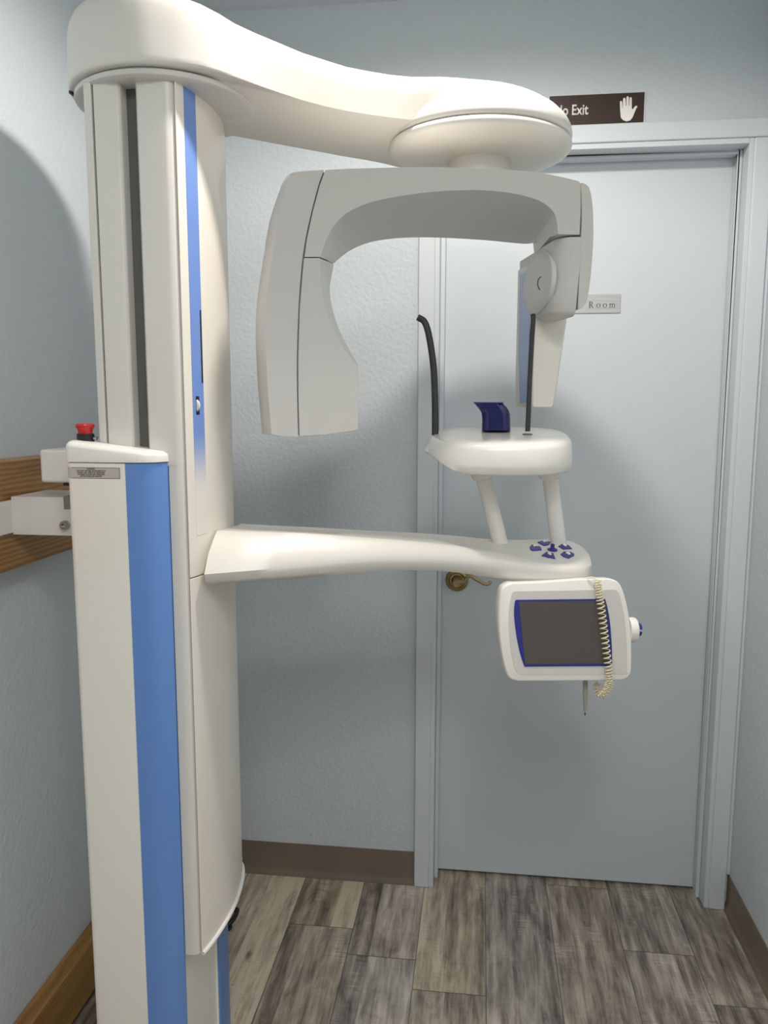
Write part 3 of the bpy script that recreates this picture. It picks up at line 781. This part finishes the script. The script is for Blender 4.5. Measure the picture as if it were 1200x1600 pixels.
btns = [
    [(255, 240), (330, 213), (480, 213), (545, 240), (500, 300), (390, 315)],
    [(95, 340), (130, 292), (200, 300), (280, 318), (345, 345), (362, 405), (150, 418), (110, 390)],
    [(335, 518), (440, 440), (600, 470), (648, 590), (480, 560)],
    [(730, 490), (810, 428), (960, 440), (1035, 480), (1035, 520), (910, 585), (800, 545)],
    [(685, 325), (790, 265), (930, 310), (1000, 380), (800, 390)],
]
marks = [(430, 240, 'c'), (225, 335, 'c'), (515, 495, 'sq'), (900, 480, 'ar'), (830, 310, 'sq')]
for bt, (mx_, my_, kind) in zip(btns, marks):
    b = NB(); lo_ = [on_top(ox+x*K, oy+y*K, -.001) for x, y in bt]
    c = sum((q for q in lo_), Vector())/len(lo_)
    hi_ = [on_top(ox+x*K, oy+y*K, .0022).lerp(c+Vector((0, -.001, .003)), .10) for x, y in bt]
    loft(b, [lo_, hi_]); bo = obj('keypad_button', b, 'btn', shelf, bevel=.0006, seg=2)
    b = NB()
    sh = {'c': [(-50, -8), (-20, -22), (30, -22), (50, 4), (20, 2), (0, -6), (-10, 12), (-40, 14)],
          'sq': [(-45, -18), (15, -22), (45, 22), (10, 28), (-30, 4)],
          'ar': [(-50, -12), (10, -22), (45, 4), (50, 30), (0, 32), (-10, 14), (-40, 10)]}[kind]
    mk = [on_top(ox+(mx_+x)*K, oy+(my_+y)*K, .0036) for x, y in sh]
    mk2 = [q-Vector((0, 0, .001)) for q in mk]
    loft(b, [mk2, mk]); obj('button_symbol', b, 'signw', bo, smooth=0)
jc = on_top(ox+573*K, oy+390*K)
b = NB(); lathe(b, [(.0105, -.001), (.0105, .001), (.0085, .0022), (.0050, .003), (.0040, .0065), (.0042, .0095), (.0048, .0115), (.0036, .0128), (.001, .0132)], jc, (0, -.2, 1), 28); obj('joystick', b, 'btn', shelf)

# ---- patient table on two legs
YT = 1.613
tz = lambda y, Y=YT: ZY(y, Y, 780)
tx0, tx1 = P(663, 700, YT).x, P(893.5, 690, YT).x
def tring(x0, x1, hy, z, zl=None, e=2.6, n=56, tilt=.045):
    if zl is None and z > zt0-.02: tilt = .11
    cx, hx = (x0+x1)/2, (x1-x0)/2; out = []
    for i in range(n):
        a = 2*math.pi*i/n; ca, sa = math.cos(a), math.sin(a)
        k = (abs(ca)**e+abs(sa)**e)**(-1/e)
        x, y = cx+hx*k*ca, YT+hy*k*sa
        zz = z + tilt*(y-YT)
        if zl is not None:
            t = max(0, min(1, (x-x0)/(x1-x0)*3.6)); t = t*t*(3-2*t); zz = zl*(1-t)+z*t + tilt*(y-YT)
        out.append((x, y, zz))
    return out
zt0, ze, zlip, zbt_ = tz(677), tz(688), tz(700), tz(727)
b = NB()
loft(b, [tring(-.02, .13, .044, zt0+.0017), tring(tx0+.055, tx1-.039, .094, zt0), tring(tx0+.020, tx1-.012, .119, zt0-.0025), tring(tx0+.0135, tx1-.006, .1255, zt0-.0065), tring(tx0+.010, tx1-.002, .1285, zt0-.0140),
         tring(tx0, tx1, .130, tz(716), zlip-.002), tring(tx0+.002, tx1-.001, .129, tz(727)-.001, zlip-.0055), tring(tx0+.013, tx1-.0065, .124, tz(730)-.001, zlip-.010), tring(tx0+.055, tx1-.022, .11, tz(731)-.002, tz(727)), tring(tx0+.10, tx1-.066, .055, tz(731)-.002)])
tab = obj('patient_table', b, 'white', mach, smooth=55)
def leg(topx, botx, Yt, Yb, r=.016):
    t, q = P(topx, 728, Yt), P(botx, 850, Yb)
    b = NB(); tube(b, [q, t], r, 28); o = obj('table_leg', b, 'white', mach)
    d = (q-t).normalized()
    b = NB(); a0 = t; tube(b, [a0, a0+d*.018, a0+d*.024, a0+d*.027], r, 28, rs=[.0248, .0232, .0210, .0165]); obj('leg_collar', b, 'white', o)
leg(751, 782, 1.602, 1.630); leg(857, 873, 1.624, 1.646)
# temple supports
def rod(pts, Y, r0, r1, name='temple_support'):
    pp = spline([P(x, y, Y) for x, y in pts], 6)
    m = len(pp)
    b = NB(); tube(b, pp, r0, 12, rs=[r0+(r1-r0)*i/(m-1) for i in range(m-1)]+[r1*.6], flat=.8, fax=(1, 0, 0)); return obj(name, b, 'rubber', mach)
o = rod([(680, 680), (680, 650), (679.5, 615), (677.5, 575), (673, 540), (668, 515), (662.5, 502), (655, 497), (652.5, 495.5)], 1.613, .0070, .0064); o['label'] = 'dark grey curved temple support'
o = rod([(824.5, 674), (826, 640), (827.5, 600), (829.5, 560), (831.8, 520), (833, 502), (832.8, 490)], 1.586, .0049, .0047)
rods_foot = P(824.5, 668, 1.586); rods_foot.z = zt0-.0008
b = NB(); lathe(b, [(.010, -.003), (.010, .0008), (.008, .0014)], rods_foot, n=20); obj('support_slot', b, 'slot', tab)
# chin rest: curved translucent shell with a flared lip
def chin():
    b = NB(); YY = 1.630; hw = .029
    prof = [(753, 672), (753, 648), (750, 642), (744, 634.5), (740.5, 631)]
    a = [P(x, y, YY) for x, y in prof]; w = P(797.5, 640, YY).x
    rings = []
    zs = [P(770, y, YY).z for y in (672, 655, 646, 641, 636, 632, 629.8)]
    xl = [P(753.2, 640, YY).x]*2 + [P(x, 640, YY).x for x in (752.4, 749.5, 745.5, 742, 740.3)]
    xr = [P(x, 640, YY).x for x in (798.3, 797.6, 796.6, 794.8, 791, 787, 785.4)]
    for z, x0, x1 in zip(zs, xl, xr):
        rg = []
        n = 28
        for i in range(n):
            t = 2*math.pi*i/n; ca, sa = math.cos(t), math.sin(t); e = 5
            k = (abs(ca)**e+abs(sa)**e)**(-1/e)
            rg.append(((x0+x1)/2+(x1-x0)/2*k*ca, YY+hw*k*sa, z))
        rings.append(rg)
    loft(b, rings); o = obj('chin_rest', b, 'navyclear', mach, smooth=50, label='glossy dark blue chin rest')
    b = NB(); box(b, (P(740.2, 630, YY).x, YY-.033, P(770, 630.6, YY).z), (P(785.6, 630, YY).x, YY+.033, P(770, 628.4, YY).z)); obj('chin_rest_lip', b, 'navy', o, bevel=.0007, seg=2)
    b = NB(); box(b, (P(753, 647, YY).x-.0004, YY-hw-.0006, P(770, 647.6, YY).z), (P(797.8, 647, YY).x, YY-hw+.004, P(770, 647.1, YY).z)); obj('chin_rest_ridge', b, 'navy', o, smooth=0)
chin()

# ---- touch panel
PN = Vector((math.sin(R(11))*math.cos(R(6)), -math.cos(R(11))*math.cos(R(6)), math.sin(R(6)))).normalized()
PC = P(885, 990, 1.497)
def TP(px, py, d=0): return on(px, py, PC+PN*d, PN)
pfront = runs([[Vector((x, y, 0)) for x, y in q] for q in (
    [(797, 911), (850, 909), (910, 905), (953, 904.5)],
    [(953, 904.5), (965, 909), (973, 921), (980, 945), (985, 975), (987, 1005), (987, 1040), (985.5, 1053), (979, 1060.5), (970, 1063)],
    [(970, 1063), (900, 1064), (810, 1064.5)],
    [(810, 1064.5), (798, 1061), (791, 1050), (785, 1025), (781, 995), (779.5, 965), (781.5, 935), (786, 918), (797, 911)])], 5)
b = NB(); cen = Vector((885, 985, 0))
def pr(k, d, dx=0): return [TP(cen.x+(q.x-cen.x)*k+dx, cen.y+(q.y-cen.y)*k, 0)+PN*d for q in pfront]
loft(b, [pr(.90, -.055), pr(.95, -.052), pr(.985, -.044), pr(1.0, -.033), pr(1.006, -.012), pr(1.004, -.004), pr(.992, 0), pr(.975, .0006)])
tp = obj('touch_panel', b, 'white', mach, smooth=55)
ov = runs([[Vector((x, y, 0)) for x, y in q] for q in (
    [(804, 923.5), (870, 922.5), (958, 921)],
    [(958, 921), (966, 925), (970.5, 940), (975.5, 965), (978.5, 995), (979.5, 1030), (979, 1049)],
    [(979, 1049), (975, 1053), (900, 1054), (818, 1054.5)],
    [(818, 1054.5), (806, 1049), (800, 1027), (796, 1000), (794.5, 970), (796.5, 942), (800, 927), (804, 923.5)])], 4)
def flat(name, pts, d0, d1, m, par, **k):
    b = NB(); loft(b, [[TP(q[0], q[1])+PN*d0 for q in pts], [TP(q[0], q[1])+PN*d1 for q in pts]]); return obj(name, b, m, par, **k)
flat('panel_overlay', ov, 0, .0012, 'bezel', tp, bevel=.0004, seg=1)
bz = runs([[Vector((x, y, 0)) for x, y in q] for q in (
    [(806, 937), (945, 935.5)], [(945, 935.5), (949, 950), (953, 975), (955.5, 1010), (956, 1040.5)], [(956, 1040.5), (819, 1041.5)],
    [(819, 1041.5), (812, 1020), (806, 990), (802.8, 960), (804, 941), (806, 937)])], 4)
flat('screen_bezel', bz, .0008, .0020, 'navy', tp, bevel=.0003, seg=1, label='dark blue screen surround')
flat('screen', [(810.5, 940), (946, 938.7), (950.5, 1036.3), (820, 1037.5)], .0012, .0024, 'screen', tp, smooth=0, label='grey-brown blank touch screen')
kc = TP(985, 984, -.018)
ku = Vector((PN.y*-1, PN.x, 0)).normalized()
b = NB(); lathe(b, [(.0243, -.006), (.0248, .0045), (.0237, .009), (.020, .0105), (.011, .011)], kc, ku, 32); kb = obj('knob_collar', b, 'white', tp)
b = NB()
for s in (1, -1):
    c0 = kc+ku*.0095
    n = 14; rg = [[], []]
    for d, k in ((0, 0), (.010, 1)):
        pts = [c0+ku*d+ (math.cos(R(a))*Vector((0, 0, 1))*s + math.sin(R(a))*PN)*(.0150*(1-.12*k)) for a in range(-80, 81, 16)]
        rg[k] = pts
    loft(b, rg)
obj('adjustment_knob', b, 'navy', kb, bevel=.0012, seg=2, label='navy split adjustment knob')
# hanger between shelf and panel
hp_ = TP(865, 915, -.055); hp_.y = 1.585
b = NB(); lathe(b, [(.022, -.02), (.022, .022)], hp_, n=32); obj('panel_hanger', b, 'white', tp)

# ------------------------------------------------------------------ cord, stylus, bracket, cable
YP = lambda x, y, d: TP(x, y, d)
path = spline([YP(917, 903, .002), YP(926, 902, .005), YP(932, 906, .010)], 6)
cpath = spline([YP(933.5, 908, .011), YP(936, 925, .012), YP(938.5, 945, .0125), YP(942, 970, .013), YP(945.5, 1000, .013), YP(949, 1030, .013), YP(951.5, 1050, .013), YP(952, 1065, .012), YP(949.5, 1076, .009), YP(944, 1084, .003), YP(938, 1086, -.008), YP(934, 1079, -.020), YP(933, 1073, -.028), YP(932.5, 1069.5, -.033)], 40)
def helix(cp, r, turns_at, n=14):
    L_ = [0]
    for a, c in zip(cp[:-1], cp[1:]): L_.append(L_[-1]+(c-a).length)
    # phase accumulates with a local pitch
    ph = 0; out = []; prev = None; i0 = 0
    ds = .0005; s = 0
    while s < L_[-1]:
        while i0 < len(L_)-2 and L_[i0+1] < s: i0 += 1
        t = (s-L_[i0])/max(1e-9, L_[i0+1]-L_[i0]); q = cp[i0].lerp(cp[i0+1], t)
        tg = (cp[i0+1]-cp[i0]).normalized()
        a = (Vector((1, 0, 0)) if prev is None else prev); a = (a-tg*a.dot(tg)).normalized(); prev = a; bb = tg.cross(a)
        f = s/L_[-1]
        pitch = interp(turns_at, f)
        out.append(q+r*(math.cos(ph)*a+math.sin(ph)*bb))
        step = ds; ph += 2*math.pi*step/pitch; s += step*1.0
    return out
hx = helix(cpath, .0068, [(0, .0044), (.13, .0055), (.2, .0097), (.55, .0097), (.68, .0053), (.78, .0036), (1, .0034)])
# thin the polyline to even angular steps
b = NB(); tube(b, path+hx[::2], .0013, 6)
cordo = obj('coiled_cord', b, 'cord'); tag(cordo, 'cream coiled cord hanging over the right side of the touch screen', 'cord')
YS = -.038
b = NB(); sp_ = [YP(914.5, 1040, YS), YP(914.5, 1068, YS), YP(914.4, 1090, YS), YP(914.3, 1104, YS), YP(914.2, 1112, YS), YP(914.2, 1113.2, YS)]
tube(b, sp_, .004, 16, rs=[.0048, .0048, .0046, .0036, .0018, .0016]); sty = obj('stylus_pen', b, 'stylus'); tag(sty, 'grey stylus hanging point down behind the touch panel', 'stylus')
b = NB(); tube(b, [YP(914.2, 1112.6, YS), YP(914.2, 1116, YS), YP(914.1, 1118, YS)], .0014, 10, rs=[.0015, .0013, .0007]); obj('stylus_tip', b, 'black', sty)

br = empty('wall_bracket', (-.79, 1.36, 1.2), 'white steel bracket holding the machine to the upper timber board', 'bracket')
b = NB(); box(b, (-.8848, 1.08, 1.163), (-.877, 1.43, 1.225)); obj('mounting_plate', b, 'wpaint', br, bevel=.0015, seg=2)
b = NB()
box(b, (-.877, 1.372, 1.160), (-.696, 1.377, 1.232)); box(b, (-.877, 1.490, 1.160), (-.696, 1.495, 1.232)); box(b, (-.877, 1.377, 1.160), (-.696, 1.490, 1.165)); box(b, (-.877, 1.377, 1.227), (-.765, 1.490, 1.232))
obj('bracket_arm', b, 'wpaint', br, smooth=0)
b = NB(); box(b, (-.772, 1.3705, 1.210), (-.696, 1.490, 1.234)); obj('filler_block', b, 'filler', br, bevel=.001)
bc_ = P(103, 820, 1.372)
b = NB(); lathe(b, [(.0085, 0), (.0085, .009), (.0078, .010), (.0045, .010), (.0045, .005)], bc_, (0, -1, 0), 24); obj('hex_bolt', b, 'steel', br)

cl = spline([Vector((-.80, 1.70, .006)), Vector((-.74, 1.80, .006)), Vector((-.675, 1.865, .006)), Vector((-.645, 1.895, .020)), Vector((-.640, 1.925, .030)), Vector((-.655, 1.94, .020)), Vector((-.668, 1.915, .006)), Vector((-.649, 1.885, .006)), Vector((-.69, 1.855, .006)), Vector((-.78, 1.90, .006)), Vector((-.82, 2.02, .006)), Vector((-.86, 2.12, .005))], 8)
b = NB(); tube(b, cl, .0055, 10); tag(obj('power_cable', b, 'black'), 'black power cable looped on the floor behind the machine base', 'cable')

# ------------------------------------------------------------------ ceiling downlights and an added fill panel
def downlight(x, y, power, r, label, col=(1, .93, .84)):
    d = empty('ceiling_downlight', (x, y, CZ), label, 'light')
    b = NB(); lathe(b, [(r+.004, 0), (r+.03, 0), (r+.03, -.004), (r+.022, -.008), (r+.004, -.008), (r+.004, 0)], (x, y, CZ-.0005), n=40, caps=False); obj('trim_ring', b, 'signw', d)
    # reflector lamp: even inside its cone, cut off towards the ceiling by the can
    la = bpy.data.lights.new('lamp', 'SPOT'); la.energy = power; la.color = col; la.shadow_soft_size = r*.8
    la.spot_size = R(170); la.spot_blend = .45
    lo = bpy.data.objects.new('lamp', la); link(lo, d, (x, y, CZ-.012))
    return lo
downlight(-.05, 1.30, 60, .065, 'round ceiling downlight above the x-ray machine')
downlight(.20, .0, 14, .065, 'round ceiling downlight above the viewer', (1, .94, .87))
def fill_panel(x, y, sx, sy, power, label, col=(.93, .96, 1.0)):  # added soft fill fixture, out of view, lifts the ambient light
    d = empty('added_fill_light', (x, y, CZ), label, 'light')
    b = NB()
    for lo, hi in (((x-sx/2-.03, y-sy/2-.03), (x-sx/2, y+sy/2+.03)), ((x+sx/2, y-sy/2-.03), (x+sx/2+.03, y+sy/2+.03)), ((x-sx/2, y-sy/2-.03), (x+sx/2, y-sy/2)), ((x-sx/2, y+sy/2), (x+sx/2, y+sy/2+.03))):
        box(b, (*lo, CZ-.012), (*hi, CZ-.0005))
    obj('fill_panel_frame', b, 'signw', d, smooth=0)
    la = bpy.data.lights.new('lamp', 'AREA'); la.shape = 'RECTANGLE'; la.size = sx; la.size_y = sy; la.energy = power; la.color = col
    lo = bpy.data.objects.new('lamp', la); link(lo, d, (x, y, CZ-.004))
fill_panel(.15, -.45, .60, 1.20, 21, 'added rectangular fill light on the ceiling behind the viewer', (1, .985, .965))

w = bpy.data.worlds.new('world'); sc.world = w; w.use_nodes = True
w.node_tree.nodes['Background'].inputs['Color'].default_value = (.6, .65, .7, 1); w.node_tree.nodes['Background'].inputs['Strength'].default_value = .1
sc.view_settings.view_transform = 'Standard'; sc.view_settings.look = 'None'
sc.view_settings.exposure = 0.0; sc.view_settings.gamma = 1.0
sc.view_settings.use_curve_mapping = False
sc.cycles.use_denoising = True
sc.cycles.max_bounces = 10; sc.cycles.diffuse_bounces = 6
